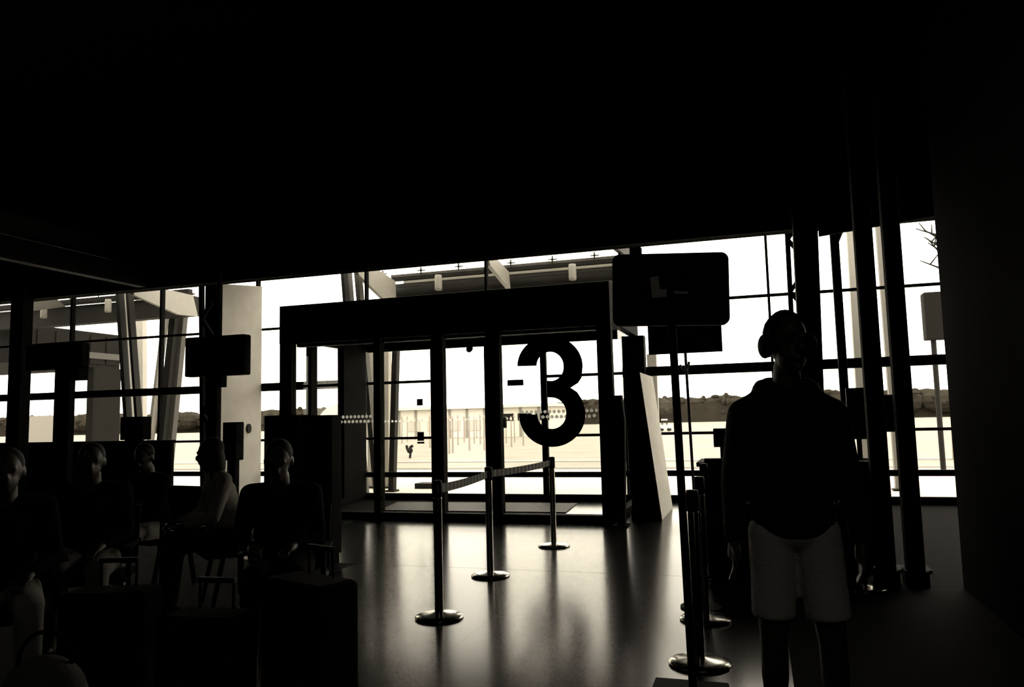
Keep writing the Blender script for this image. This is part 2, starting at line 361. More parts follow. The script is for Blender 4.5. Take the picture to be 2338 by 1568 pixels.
# ================================================================== signs on poles
# near sign with tall pole
sg = empty('pole_sign', (-.41, 4.08, 0), label='large blank rounded sign on a tall pole before the leaning fin, nearest the camera', cat='sign')
cpos = P(1530, 661, 4.08)
yaws = R(10)
rot = Matrix.Rotation(yaws, 4, 'Z') @ Matrix.Rotation(R(1.6), 4, 'Y')
def rrect(w, h, r, y, n=6):
    pts = []
    for cx, cz, a0 in [(w/2-r, h/2-r, 0), (-w/2+r, h/2-r, 90), (-w/2+r, -h/2+r, 180), (w/2-r, -h/2+r, 270)]:
        for i in range(n+1): a = R(a0+90*i/n); pts.append((cx+r*math.cos(a), y, cz+r*math.sin(a)))
    return pts
sw, sh = .605, .385
sp = MB().poly(rrect(sw, sh, .04, -.015), (0, .03, 0)).build('sign_panel', PANELM, sg)
sp.matrix_local = Matrix.Translation((cpos.x+.41, 0, cpos.z)) @ rot
GREYP = mat('faint_grey_mark', .7, .7)  # flat grey shapes laid on the sign face
MB().poly([(-.105, -.019, .065), (-.06, -.019, .07), (-.055, -.019, 0), (-.02, -.019, .0), (-.02, -.019, -.04), (-.095, -.019, -.045)], (0, .003, 0)).build('face_mark', GREYP, sp, label='faint grey L shaped mark')
MB().poly([(.02, -.019, -.01), (.09, -.019, -.015), (.09, -.019, -.028), (.02, -.019, -.024)], (0, .003, 0)).build('face_mark', GREYP, sp, label='faint grey bar')
hb = P(1452, 572, 4.08)
MB().box(hb.x+.41-.035, hb.x+.41+.025, 0, .05, hb.z-.04, hb.z+.02).build('top_clip', FRAME, sg)
MB().tube((0.02, .03, .02), (-.005, .03, cpos.z-.1), .021, .021, 14).build('pole', FRAME, sg, smooth=False)
bx('base_plate', BLACK, -.19, .19, -.19, .19, 0, .03, sg, bevel=.01)
# second sign behind
s2 = empty('pole_sign', (-.47, 5.95, 0), label='smaller square-cornered dark sign peeping out below the large rounded sign', cat='sign')
a, b = P(1477, 700, 5.95), P(1650, 802, 5.95)
MB().box(a.x+.47, b.x+.47, -.015, .015, b.z, a.z).build('sign_panel', PANELM, s2, bevel=.004)
hk = P(1566, 835, 5.95)
MB().tube((hk.x+.47+.03, 0, .02), (hk.x+.47+.0, 0, b.z+.02), .011, n=10).build('pole', mat('grey_tube', .25, .4), s2)
m = MB(); prev = None
for i in range(9):
    t = R(200+i*20); pt = Vector((hk.x+.47-.01+.035*math.cos(t), -.01, hk.z+.03+.06*math.sin(t)))
    if prev: m.tube(prev, pt, .01, n=8)
    prev = pt
m.build('hook', TUBE, s2)
MB().lathe([(.15, 0), (.15, .012), (.02, .02)], (hk.x+.47+.03, 0, 0)).build('base_plate', BLACK, s2)
# two gate displays at the left
def gate_display(px0, px1, py0, py1, Y, ppx0, ppx1, label, shape):
    a, b = P(px0, py0, Y), P(px1, py1, Y); c = P((ppx0+ppx1)/2, 900, Y); hw = (P(ppx1, 900, Y).x-P(ppx0, 900, Y).x)/2
    r = empty('gate_display', (c.x, Y, 0), label=label, cat='sign')
    bx('display_case', BLACK, a.x-c.x, b.x-c.x, -.08, .08, b.z, a.z, r, bevel=.02)
    bx('display_screen', PANELM, a.x-c.x+.04, b.x-c.x-.04, -.09, -.08, b.z+.04, a.z-.04, r)
    MB().poly([(-hw, -.05, b.z-.16), (hw, -.05, b.z-.16), (hw, -.05, b.z), (-hw, -.05, b.z)], (0, .1, 0)).build('bracket', BLACK, r)
    if shape: MB().poly([(-hw*.35, -.04, 0), (hw*.35, -.04, 0), (hw*.35, -.04, b.z-.16), (-hw, -.04, b.z-.16), (-hw*.6, -.04, b.z-.8)], (0, .08, 0)).build('pole', BLACK, r)
    else: bx('pole', BLACK, -hw, hw, -.05, .05, 0, b.z-.16, r)
    bx('base_plate', BLACK, -.3, .3, -.2, .2, 0, .03, r)
    return r
g1 = gate_display(431, 565, 772, 855, 9.0, 474, 512, 'black rectangular gate display hanging in front of the pale pier', True)
c = g1.location
MB().bar((P(501, 700, 9.0).x-c.x, 0, P(501, 772, 9).z-.02), (P(501, 700, 9.0).x-c.x, 0, 5.55), .05).build('hanger', BLACK, g1)
g2 = gate_display(70, 195, 790, 840, 9.0, 130, 165, 'wide black gate display on a thick post near the left edge', False)
q = P(180, 840, 9.0)
bx('display_case', BLACK, q.x-.12-g2.location.x, q.x+.1-g2.location.x, -.08, .08, P(180, 868, 9).z, q.z, g2)

# ================================================================== queue stanchions
st0 = None
def stanchion_parts(r):
    MB().lathe([(.172, 0), (.176, .010), (.174, .014), (.165, .020), (.12, .030), (.06, .038), (.034, .043), (.03, .044)], n=40).build('base', CHROME, r, smooth=True)
    MB().lathe([(.032, .042), (.032, .05), (.032, .85), (.032, .86)], n=24).build('post', CHROME, r, smooth=True)
    MB().lathe([(.036, .86), (.036, .965), (.033, .98), (.02, .982)], n=24).build('belt_head', RUB, r, smooth=True)
    bx('belt_slot', RUB, -.02, .02, -.042, .042, .89, .95, r)
spots = [(G(1003, 1410), 'chrome queue stanchion nearest the camera in the left belt line'),
         (G(1120, 1315), 'middle chrome queue stanchion joined by belts on both sides'),
         (G(1265, 1247), 'farthest chrome queue stanchion below the big number 3'),
         (G(1598, 1516), 'nearest stanchion of the right row, base in front of the sign pole'),
         (G(1611, 1415), 'second stanchion of the right row beside the sign pole'),
         (G(1618, 1316), 'third stanchion of the right row, just before the counter'),
         (G(1972, 1346), 'dark stanchion to the right of the standing man')]
sts = []
for p, lb in spots:
    if st0 is None:
        r = empty('queue_stanchion', p); stanchion_parts(r); st0 = r
    else:
        r = dup(st0); r.location = p
    tag(r, lb, 'stanchion', 'queue stanchions'); sts.append(r)
def belt(A, B, label):
    a, b = A.location.copy(), B.location.copy(); d = (b-a); L = d.length; ang = math.atan2(-d.x, d.y)
    m = MB(); n = 10
    for i in range(n):
        y0, y1 = .04+(L-.08)*i/n, .04+(L-.08)*(i+1)/n; f = lambda y: -.012*math.sin(math.pi*y/L)
        m.poly([(-.002, y0, .885+f(y0)), (-.002, y1, .885+f(y1)), (-.002, y1, .95+f(y1)), (-.002, y0, .95+f(y0))], (.004, 0, 0))
    o = m.build('belt', BELT); o.location = a; o.rotation_euler.z = ang
    tag(o, label, 'belt', 'queue belts')
belt(sts[0], sts[1], 'striped queue belt rising from the nearest left stanchion to the middle one')
belt(sts[1], sts[2], 'striped queue belt from the middle stanchion to the farthest one')

# ================================================================== cabinets, counter
def cabinet(px0, px1, label):
    a, b = P(px0, 949, 7.0), P(px1, 949, 7.0)
    o = bx('cabinet', BLACK, a.x, b.x, 7.0, 7.2, .08, a.z, label=label, cat='cabinet', bevel=.008)
    bx('door', PANELM, a.x+.02, b.x-.02, 6.985, 7.0, .12, a.z-.04, o); bx('plinth', BLACK, a.x+.02, b.x-.02, 7.03, 7.18, 0, .08, o)
    bx('handle', FRAME, b.x-.07, b.x-.05, 6.96, 6.985, .8, 1.0, o)
cabinet(603, 680, 'tall black cabinet left of the narrow gap, behind the seated people'); cabinet(684, 757, 'tall black cabinet right of the narrow gap, nearer the glass entrance box')
a = P(1590, 1055, 7.35); b = P(1992, 1050, 7.35)
ct = empty('gate_counter', (a.x, 7.35, 0), label='black gate counter behind the standing man with screens on top', cat='counter')
W = b.x-a.x
bx('counter_body', BLACK, .03, W-.02, .02, .55, .06, a.z-.04, ct); bx('counter_top', BLACK, 0, W, -.03, .6, a.z-.04, a.z, ct, bevel=.005)
bx('plinth', BLACK, .06, W-.05, .06, .5, 0, .06, ct); bx('front_panel', PANELM, .05, W/2-.01, 0, .02, .1, a.z-.08, ct); bx('front_panel', PANELM, W/2+.01, W-.05, 0, .02, .1, a.z-.08, ct)
zt = a.z
SCR = mat('screen_back', .02, .4, spec=.4)
def monitor(px0, px1, py0, py1, Y, label, m=BLACK):
    a, b = P(px0, py0, Y), P(px1, py1, Y); cx = (a.x+b.x)/2
    r = empty('monitor', (cx, Y, zt), label=label, cat='monitor')
    bx('casing', m, a.x-cx, b.x-cx, -.02, .02, b.z-zt, a.z-zt, r, bevel=.006); bx('stand', BLACK, -.02, .02, .0, .03, .01, b.z-zt+.05, r); bx('foot', BLACK, -.09, .09, -.06, .07, 0, .012, r)
monitor(1628, 1668, 978, 1020, 7.6, 'small black monitor on the counter left of the standing man')
monitor(1930, 1986, 886, 1002, 7.6, 'tall dark monitor on the counter right of the man', SCR)
_z = zt; zt = 0.0
a, b = P(1990, 902, 7.7), P(2062, 985, 7.7); cx = (a.x+b.x)/2
r = empty('monitor', (cx, 7.7, 0), label='lower dark monitor on a floor stand behind the two square columns', cat='monitor')
bx('casing', BLACK, a.x-cx, b.x-cx, -.02, .02, b.z, a.z, r, bevel=.006); bx('stand', BLACK, .1, .14, 0, .03, .02, b.z+.1, r); bx('foot', BLACK, -.05, .25, -.12, .12, 0, .02, r); zt = _z
q = P(1640, 1047, 7.5)
bx('keyboard', BLACK, q.x-.12, q.x+.12, 7.36, 7.48, zt, zt+.03, label='flat black keyboard below the small monitor', cat='keyboard')
# other dark kiosks at left / right of the vestibule
a, b = P(281, 952, 8.6), P(318, 1090, 8.6)
k = empty('kiosk', (a.x, 8.6, 0), label='small black kiosk with square head among the left windows', cat='kiosk')
bx('screen_head', BLACK, 0, b.x-a.x+.08, -.05, .12, a.z-.32, a.z, k, bevel=.01); bx('pedestal', BLACK, .04, b.x-a.x-.02, 0, .08, .03, a.z-.3, k); bx('base_plate', BLACK, -.05, b.x-a.x+.05, -.1, .2, 0, .03, k)
a, b = P(514, 964, 8.6), P(543, 1090, 8.6)
k = empty('kiosk', (a.x, 8.6, 0), label='narrow black kiosk standing before the pale pier', cat='kiosk')
bx('screen_head', BLACK, 0, b.x-a.x, -.05, .12, a.z-.5, a.z, k, bevel=.01); bx('pedestal', BLACK, .04, b.x-a.x-.04, 0, .08, .03, a.z-.5, k); bx('base_plate', BLACK, -.05, b.x-a.x+.05, -.1, .2, 0, .03, k)
a, b = P(1399, 903, 10.1), P(1426, 1190, 10.1)
k = MB().poly([(a.x+.02, 10.0, 0), (b.x+.02, 10.0, 0), (a.x+.16, 10.0, a.z*.8), (a.x+.13, 10.0, a.z), (a.x, 10.0, a.z)], (0, .12, 0)).build('info_stand', BLACK, label='narrow dark tapering stand beside the right post of the entrance box', cat='stand')
bx('foot', BLACK, a.x-.03, b.x+.06, 9.93, 10.2, 0, .02, k)
q = P(566, 978, 11.0)
MB().lathe([(.035, 0), (.04, .01), (.04, .02)], n=16, sy=1.4).build('wall_box', STEEL, label='small dark oval call point on the pale pier', cat='call point')
o = bpy.data.objects['wall_box']; q = PX(567, 978, Xp); o.location = (Xp, q.y, q.z); o.rotation_euler = (R(90), 0, R(90)); o.scale = (1.6, 1.6, 1.3)

# low black partition under the far left windows
a, b = P(-80, 1016, 10.6), P(392, 1006, 10.6)
pt_ = empty('low_partition', (a.x, 10.6, 0), label='low black partition with panels in front of the far left windows', cat='partition')
L = b.x-a.x
bx('frame', BLACK, 0, L, 0, .06, 0, a.z, pt_); bx('top_rail', FRAME, -.02, L+.02, -.02, .08, a.z, a.z+.03, pt_)
for i in range(6): bx('panel', GREYP2 if i == 1 else PANELM, L*i/6+.03, L*(i+1)/6-.03, -.012, 0, .1, a.z-.05, pt_)
# ceiling speaker
sp_ = D(1525, 235, 8.0); t = (5.6-1.42)/(sp_.z-1.42); sp_ = EYE+(sp_-EYE)*t
MB().lathe([(.3, -.04), (.32, -.02), (.32, 0)], (0, 0, 0), 32).build('ceiling_speaker', FASC, label='faint round fitting on the dark ceiling', cat='speaker').location = (sp_.x, sp_.y, 5.6)

# ================================================================== OUTSIDE
bx('ground', APRON, -40, 14, YF+.26, 22.3, -.4, -.1, **ST)
bx('grass_field', GRASS, -260, 120, 22.3, 480, -.5, -.12, **ST).name = 'ground'
bx('kerb', CONC, -40, 14, 22.1, 22.3, -.1, -.04, **ST).name = 'trim_5'
bx('ground', CONC, -60, 30, 26.0, 26.5, -.12, -.08, **ST)
# tree line
m = MB(); rr = random.Random(3)
x = -260
while x < 60:
    h = (4.9 if x > -38 or x < -90 else 3.6)+rr.uniform(-.25, .3); y = 150+rr.uniform(0, 9); wdt = rr.uniform(2.2, 4.4)
    m.ell((x, y, h*.55), wdt, 3, h*.45, n=9, k=6)
    for j in range(9): m.ell((x+rr.uniform(-2.4, 2.4), y-rr.uniform(1, 3.2), h*rr.uniform(.3, .97)-.2), rr.uniform(.4, .9), .7, rr.uniform(.35, .75), n=6, k=4)
    x += rr.uniform(1.6, 2.6)
m.box(-260, 60, 152, 156, -.3, 3.4)
m.build('tree_line', TREEM, kind='stuff', label='dark band of distant trees along the horizon beyond the grass', cat='trees')
# long white building
a = P(902, 931, 62); b = P(1262, 943, 62)
bl = empty('terminal_building', (a.x, 62, -.12), label='long low white building beyond the grass seen through the doors', cat='building')
L = b.x-a.x; H = a.z+.12
bx('wall', WHITEB, 0, L, 0, 9, 0, H-.25, bl)
bx('roof', WHITEB, -.5, L+.4, -.5, 9.5, H-.25, H, bl)
for i in range(9): bx('seam_post', BEIGEB, L*i/9+.3, L*i/9+.5, -.08, 0, 0, H-.25, bl)
for i in range(3): bx('window', DKBLD, L-4.6+i*1.55, L-4.6+i*1.55+1.2, -.06, 0, 1.35, 1.95, bl)
for i in range(5): bx('window', PALEB, 1.2+i*1.9, 2.4+i*1.9, -.06, 0, .6, 1.5, bl)
# arched hangar
a = P(735, 935, 70); b = P(858, 940, 70)
hg = empty('arched_hangar', (a.x, 70, -.12), label='pale arched hangar behind the left side wall of the entrance box', cat='building')
W = b.x-a.x; pts = [(W*.5-W*.55*math.cos(R(180*i/20)), 0, 1.9+1.7*math.sin(R(180*i/20))) for i in range(21)]
MB().poly(pts, (0, 14, 0)).build('roof', WHITEB, hg); bx('wall', BEIGEB, 0, W, .1, 13.5, 0, 1.75, hg); bx('eave', DKBLD, -.4, W+.3, -.3, 14, 1.7, 1.95, hg)
# poles on the grass
rr = random.Random(11)
for i, (px, py) in enumerate([(918, 1012), (930, 1008), (948, 1004), (982, 1022), (1026, 1036), (1034, 1034), (1046, 1016), (1060, 1010), (1072, 1028), (1083, 1012), (1097, 1014), (1106, 1028), (1148, 1014), (1156, 1012), (1168, 1020), (1175, 1010), (1195, 1017), (1088, 1000), (1062, 1000), (1016, 1000)]):
    g = G(px, py, -.12); z = P(px, 950 + rr.uniform(-3, 6), g.y).z
    o = MB().tube((0, 0, 0), (0, 0, z+.12), .05, .03, 8).tube((0, 0, z), (0, 0, z+.2), .09, .02, 8).build('fence_pole', POSTM)
    o.location = (g.x, g.y, -.12)
    tag(o, 'slender pale pole standing on the grass in front of the white building', 'pole', 'poles on the grass')
# dark lamp and tractor
g = G(936, 1046, -.12)
lp = empty('ground_lamp', g, label='small dark bent lamp on a post on the grass below the left sticker', cat='lamp')
s_ = g.y/1750
MB().ell((0, 0, 19*s_), 8*s_, 6*s_, 7*s_).bar((-6*s_, 0, 20*s_), (-9*s_, 0, 32*s_), 5*s_).bar((0, 0, 26*s_), (8*s_, 0, 31*s_), 6*s_).build('lamp_head', STEEL, lp); MB().tube((0, 0, 0), (2*s_, 0, 16*s_), 3*s_, n=8).build('post', STEEL, lp)
g = G(1520, 984, -.12); k = g.y/1750
tr = empty('baggage_tractor', g, label='tiny pale tractor parked on the far grass right of the leaning fin', cat='vehicle')
bx('body', WHITEB, -14*k, 12*k, -.5, .5, 6*k, 14*k, tr); bx('cab_roof', WHITEB, -8*k, 4*k, -.45, .45, 24*k, 27*k, tr)
for x_ in (-7, 3):
    for y_ in (-.4, .4): bx('pillar', STEEL, (x_-.7)*k, (x_+.7)*k, y_-.04, y_+.04, 14*k, 24*k, tr)
for x_ in (-9, 8):
    for y_ in (-.5, .5): MB().tube((x_*k, y_-.08, 3.6*k), (x_*k, y_+.08, 3.6*k), 3.6*k).build('wheel', RUB, tr)
g = G(985, 1114, -.1)
bx('kerb_block', STEEL, -.32, .3, -.2, .2, 0, .12, label='low dark block on the bright apron left of the belt', cat='block').location = g

# canopies
YC = 15.0
def beam_x(n, m, pxa, pya, pyb, x0, x1, dep, par, yc=YC):
    z1, z0 = P(pxa, pya, yc).z, P(pxa, pyb, yc).z
    return bx(n, m, x0, x1, yc, yc+dep, z0, z1, par)
def plate(pts, X, th, m, par, n='girder'):
    q = [PX(px, py, X) for px, py in pts]
    return MB().poly([(X-th, p.y, p.z) for p in q], (th, 0, 0)).build(n, m, par)
def fitting(px, py, par):
    q = P(px, py, YC-.1)
    MB().tube((q.x, q.y, q.z-.09), (q.x, q.y, q.z+.07), .014, n=6).tube((q.x-.08, q.y, q.z), (q.x+.1, q.y, q.z-.005), .012, n=6).ell(q, .03, .03, .03, n=8, k=5).build('spider_fitting', STEEL, par)
cn = empty('glass_canopy', (0, 0, 0), label='outdoor glass canopy with steel gutter above the entrance box', cat='canopy')
x0, x1 = P(893, 660, YC).x, P(1462, 600, YC).x
beam_x('rail', MIDST, 1200, 601, 607, x0, x1, .1, cn); beam_x('rail', STEEL, 1200, 607, 615, x0, x1, .14, cn)
beam_x('light_strip', TUBE, 1200, 616, 624, x0+.2, x1, .05, cn, YC+.2)
beam_x('gutter', MIDST, 1200, 624, 668, x0, x1, .3, cn, YC+.15)
MB().tube((x0, YC+.2, P(1200, 640, YC).z), (x1, YC+.2, P(1200, 640, YC).z), .12, n=16).build('gutter_pipe', STEEL, cn, smooth=True)
for px, py in [(1001, 645), (1307, 621)]:
    q = P(px, py, YC-.15); MB().lathe([(.068, -.16), (.078, -.13), (.078, .13), (.068, .16)], q, 20).build('downlight', LIGHTST, cn, smooth=True)
for px, py in [(874, 625), (961, 617), (1047, 608), (1166, 600), (1261, 592), (1357, 583)]: fitting(px, py, cn)
plate([(812, 606), (850, 606), (903, 642), (905, 690), (885, 690), (820, 628)], P(905, 660, YC).x, .08, LIGHTST, cn)
plate([(1113, 585), (1131, 587), (1162, 620), (1166, 662), (1120, 606)], P(1166, 650, YC).x, .08, LIGHTST, cn)
plate([(1400, 560), (1440, 560), (1462, 590), (1462, 606), (1440, 592)], P(1462, 605, YC).x, .08, STEEL, cn)
zc = P(1200, 600, YC).z
for i in range(4):
    xa, xb = x0+(x1-x0)*i/4, x0+(x1-x0)*(i+1)/4-.02
    MB().poly([(xa, 13.1, zc+.32), (xb, 13.1, zc+.32), (xb, YC+.3, zc+.1), (xa, YC+.3, zc+.1)], (0, 0, .012)).build('canopy_glass', CGLASS, cn)
cl = empty('glass_canopy', (0, 0, 0), label='outdoor glass canopy with dark gutter at the far left windows', cat='canopy')
x0, x1 = P(-60, 700, YC).x, P(430, 680, YC).x
beam_x('rail', STEEL, 240, 676, 686, x0, x1, .14, cl); beam_x('gutter', STEEL, 240, 692, 734, x0, x1, .3, cl, YC+.15); beam_x('light_strip', LIGHTST, 240, 686, 690, x0, x1, .05, cl, YC+.2)
for px, py in [(247, 698), (100, 712)]:
    q = P(px, py, YC-.15); MB().lathe([(.068, -.16), (.078, -.13), (.078, .13), (.068, .16)], q, 20).build('downlight', LIGHTST, cl, smooth=True)
for px, py in [(385, 690), (225, 672), (160, 677), (100, 682)]: fitting(px, py, cl)
plate([(306, 650), (335, 650), (441, 674), (452, 722), (408, 718), (306, 673)], P(452, 700, YC).x, .08, LIGHTST, cl)
plate([(50, 672), (110, 664), (150, 700), (60, 712)], P(150, 700, YC).x, .08, MIDST, cl)
zc = P(240, 675, YC).z
for i in range(3):
    xa, xb = x0+(x1-x0)*i/3, x0+(x1-x0)*(i+1)/3-.02
    MB().poly([(xa, 13.2, zc+.3), (xb, 13.2, zc+.3), (xb, YC+.3, zc+.1), (xa, YC+.3, zc+.1)], (0, 0, .012)).build('canopy_glass', CGLASS, cl)
# outdoor columns
def ocol(pa, pb, wpx, Y, m, label, dep=.16, name='canopy_column', extra=None):
    a, b = P(pa[0], pa[1], Y), P(pb[0], pb[1], Y); d = (b-a); s = (-.1-a.z)/d.z; b = a+d*s
    w_ = wpx*Y/1750*1.05
    o = MB().poly([(a.x-w_/2, Y, a.z), (a.x+w_/2, Y, a.z), (b.x+w_/2, Y, -.1), (b.x-w_/2, Y, -.1)], (0, dep, 0)).build(name, m, label=label, cat='column')
    MB().box(b.x-w_/2-.05, b.x+w_/2+.05, Y-.04, Y+dep+.04, -.1, -.06).build('foot_plate', STEEL, o)
    return o
ocol((779, 600), (786, 690), 8, 13.6, STEEL, 'dark outdoor steel column above the left of the entrance box')
ocol((789, 600), (796, 690), 11, 13.9, MIDST, 'grey outdoor steel column just right of the dark one above the entrance box')
ocol((811, 600), (819, 690), 12, 13.8, MIDST, 'grey outdoor column left of the slanting girder above the entrance box')
ocol((266, 650), (280, 870), 12, 13.6, STEEL, 'dark leaning outdoor column, left of the paired columns at left')
ocol((276, 650), (289, 870), 13, 13.9, LIGHTST, 'pale leaning column between the two dark ones at left')
ocol((288, 650), (304, 870), 9, 13.6, STEEL, 'dark leaning outdoor column, right of the paired columns at left')
ocol((317, 655), (318, 950), 24, 17.5, CONC, 'pale wide outdoor pillar right of the paired columns')
ocol((375, 705), (345, 950), 9, 15.4, LIGHTST, 'thin pale outdoor strut leaning left beside the white sky gap')
ocol((395, 705), (366, 990), 20, 15.6, STEEL, 'broad dark strut leaning left under the left canopy girder')
ocol((413, 715), (386, 990), 20, 15.8, MIDST, 'broad grey strut leaning left under the left canopy girder')
ocol((863, 790), (863, 1080), 56, 16.0, CONC, 'pale wide outdoor pillar behind the left panes of the entrance box')
ocol((901, 780), (893, 1075), 13, 15.2, STEEL, 'dark tapered outdoor column beside the pale pillar behind the entrance box')
ocol((1487, 808), (1489, 860), 20, 16, LIGHTST, 'grey outdoor post beside the leaning fin')
ocol((1948, 500), (1972, 900), 26, 15.0, CONC, 'pale outdoor column glimpsed just left of the nearer square column')
ocol((2014, 500), (2045, 900), 24, 16.0, BEIGEB, 'pale outdoor column glimpsed between the two square columns')
# dark wing of the terminal, its flank runs away from the glass
Xw = P(20, 745, 15.4).x
pts = [PX(78, 742, Xw), PX(275, 764, Xw), PX(275, 858, Xw), PX(78, 835, Xw)]
wing = empty('terminal_wing', (Xw, 15.6, -.1), label='dark grey raised terminal wing outside at far left with a sloping roofline', cat='building')
zt_, zb_ = pts[0].z+.1, PX(180, 836, Xw).z+.1; y1_ = pts[1].y-15.6
bx('upper_storey', DKBLD, -6, 0, 0, y1_, zb_, zt_, wing)
for i in range(6): bx('cladding_panel', DKBLD, 0, .03, .05+y1_*i/6, y1_*(i+1)/6-.05, zb_+.1, zt_-.1, wing)
bx('band', MIDST, .03, .06, y1_*.55, y1_, PX(230, 820, Xw).z+.1, PX(230, 806, Xw).z+.1, wing)
w0, w1 = PX(213, 900, Xw), PX(275, 900, Xw)
bx('ground_floor', DKBLD, -.25, 0, w0.y-15.6, w1.y-15.6, 0, zb_, wing)

q = P(60, 950, 30); q2 = P(128, 950, 30)
bx('low_wall', BEIGEB, q.x, q2.x, 30, 31, -.12, q.z, label='beige low wall outside between the left dark posts', cat='wall')
# shed seen at right and small bare tree
a, b = P(2104, 670, 20), P(2150, 775, 20)
sh_ = empty('lamp_cabinet', ((a.x+b.x)/2, 20, -.1), label='dark square box on a pole outside the rightmost window', cat='box')
bx('box_body', DKBLD, -(b.x-a.x)/2, (b.x-a.x)/2+.2, -.2, .2, b.z+.1, a.z+.1, sh_, bevel=.03); MB().tube((0, 0, 0), (0, 0, b.z+.12), .06).build('pole', STEEL, sh_)
tb = P(2118, 560, 26)
tre = empty('bare_tree', (tb.x+.3, 26, -.12), label='bare branched tree top seen high in the rightmost window', cat='tree')
MB().tube((0, 0, 0), (.15, 0, tb.z-.6), .09, .05, 8).build('trunk', POSTM, tre)
rr = random.Random(5)
for i in range(14):
    p0 = Vector((.12, 0, tb.z-1.2+i*.13)); d = Vector((rr.uniform(-.7, .5), rr.uniform(-.3, .3), rr.uniform(.2, .6)))
    MB().tube(p0, p0+d, .035, .015, 5).tube(p0+d*.6, p0+d*.6+Vector((rr.uniform(-.4, .3), 0, .3)), .025, .015, 5).build('branch', DKBLD, tre)

# ================================================================== PEOPLE
def head(m, c, yaw=0, tilt=0, s=1.0):
    M = Matrix.Rotation(yaw, 3, 'Z') @ Matrix.Rotation(tilt, 3, 'X')
    c = Vector(c); T = lambda *p: c + M @ (Vector(p)*s)
    m.ell(T(0, .01, .02), .076*s, .095*s, .098*s, M, 18, 12); m.ell(T(0, -.025, -.045), .058*s, .065*s, .075*s, M)          # skull, jaw
    m.ell(T(0, -.072, -.098), .022*s, .02*s, .018*s, M)                                                                    # chin
    m.ell(T(0, -.1, -.022), .013*s, .018*s, .026*s, M); m.ell(T(0, -.105, -.034), .017*s, .014*s, .012*s, M)                # nose
    m.ell(T(0, -.088, -.066), .026*s, .012*s, .010*s, M)                                                                   # lips
    for sx in (-1, 1):
        m.ell(T(sx*.030, -.083, .022), .024*s, .012*s, .008*s, M); m.ell(T(sx*.03, -.078, .004), .013*s, .012*s, .010*s, M)
        m.ell(T(sx*.08, .008, -.012), .012*s, .022*s, .034*s, M)
    return T, M
def hand(m, wr, d, side, curl=.5, up=Vector((0, 0, 1))):
    wr = Vector(wr); d = Vector(d).normalized(); n = d.cross(up)
    if n.length < .1: n = Vector((0, 1, 0))
    n.normalize(); pn = n.cross(d).normalized()        # n: across fingers, pn: palm normal
    m.cap(wr, wr+d*.045, .024, .03)
    for i in range(4):
        o = (i-1.5)*.02; L = (.072, .08, .075, .06)[i]; b = wr+d*.06+n*o
        m.cap(wr+d*.02+n*o*.7, b+d*.02, .012, .011)
        k1 = b+d*(.02+L*.5)-pn*curl*.012; k2 = k1+(d*(1-curl*.5)-pn*curl*.9).normalized()*L*.5
        m.cap(b+d*.02, k1, .0095, .009); m.cap(k1, k2, .009, .0075)
    s = 1 if side > 0 else -1
    b = wr+d*.025+n*s*.03; t1 = b+(d*.6+n*s*.7).normalized()*.035; m.cap(b, t1, .013, .011); m.cap(t1, t1+(d*.9+n*s*.15).normalized()*.03, .0105, .009)
def torso(m, pts, off=0):
    # pts: (centre, rx, ry)
    prev = None
    for c, rx, ry in pts:
        m.ell(c, rx+off, ry+off, .09+off)
    for (c0, rx0, ry0), (c1, rx1, ry1) in zip(pts, pts[1:]):
        for t in (.33, .66): m.ell(Vector(c0).lerp(Vector(c1), t), rx0*(1-t)+rx1*t+off, ry0*(1-t)+ry1*t+off, .09+off)

# ---- standing man, faces the camera, head turned a little
mp = P(1800, 1000, 3.35)
man = empty('person', (mp.x, 3.35, 0), R(5), label='standing person in dark jacket and pale knee shorts wearing headphones', cat='person')
man.scale = (.95, 1, 1)
TP = [((0, 0, .98), .155, .11), ((0, 0, 1.1), .145, .105), ((0, 0, 1.25), .16, .115), ((0, 0, 1.38), .17, .115)]
SH = [Vector((-.178, 0, 1.405)), Vector((.178, 0, 1.40))]; EL = [Vector((-.235, .02, 1.13)), Vector((.235, .02, 1.12))]; WR_ = [Vector((-.25, -.03, .9)), Vector((.255, -.04, .9))]
HP = [Vector((-.09, 0, .93)), Vector((.09, 0, .93))]; KN = [Vector((-.105, -.015, .52)), Vector((.125, -.02, .52))]; AN = [Vector((-.11, .03, .09)), Vector((.14, .02, .09))]
HC = Vector((.015, -.03, 1.70))
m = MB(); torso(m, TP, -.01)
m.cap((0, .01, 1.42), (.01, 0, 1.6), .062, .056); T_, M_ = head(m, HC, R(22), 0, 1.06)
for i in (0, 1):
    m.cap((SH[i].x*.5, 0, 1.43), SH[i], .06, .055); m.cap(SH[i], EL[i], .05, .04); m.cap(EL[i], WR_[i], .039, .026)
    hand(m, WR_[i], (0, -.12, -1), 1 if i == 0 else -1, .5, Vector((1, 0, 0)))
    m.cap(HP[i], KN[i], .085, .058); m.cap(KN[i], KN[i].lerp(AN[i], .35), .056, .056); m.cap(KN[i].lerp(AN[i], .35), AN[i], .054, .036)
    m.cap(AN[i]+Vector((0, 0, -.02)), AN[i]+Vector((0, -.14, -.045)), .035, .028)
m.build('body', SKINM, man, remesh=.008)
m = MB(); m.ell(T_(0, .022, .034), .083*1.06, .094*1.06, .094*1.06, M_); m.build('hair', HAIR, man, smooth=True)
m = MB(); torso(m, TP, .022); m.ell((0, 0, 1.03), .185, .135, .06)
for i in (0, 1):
    m.cap((SH[i].x*.25, .01, 1.475), SH[i], .075, .072); m.cap(SH[i], EL[i], .075, .058); m.cap(EL[i], WR_[i]+Vector((0, 0, .03)), .056, .042)
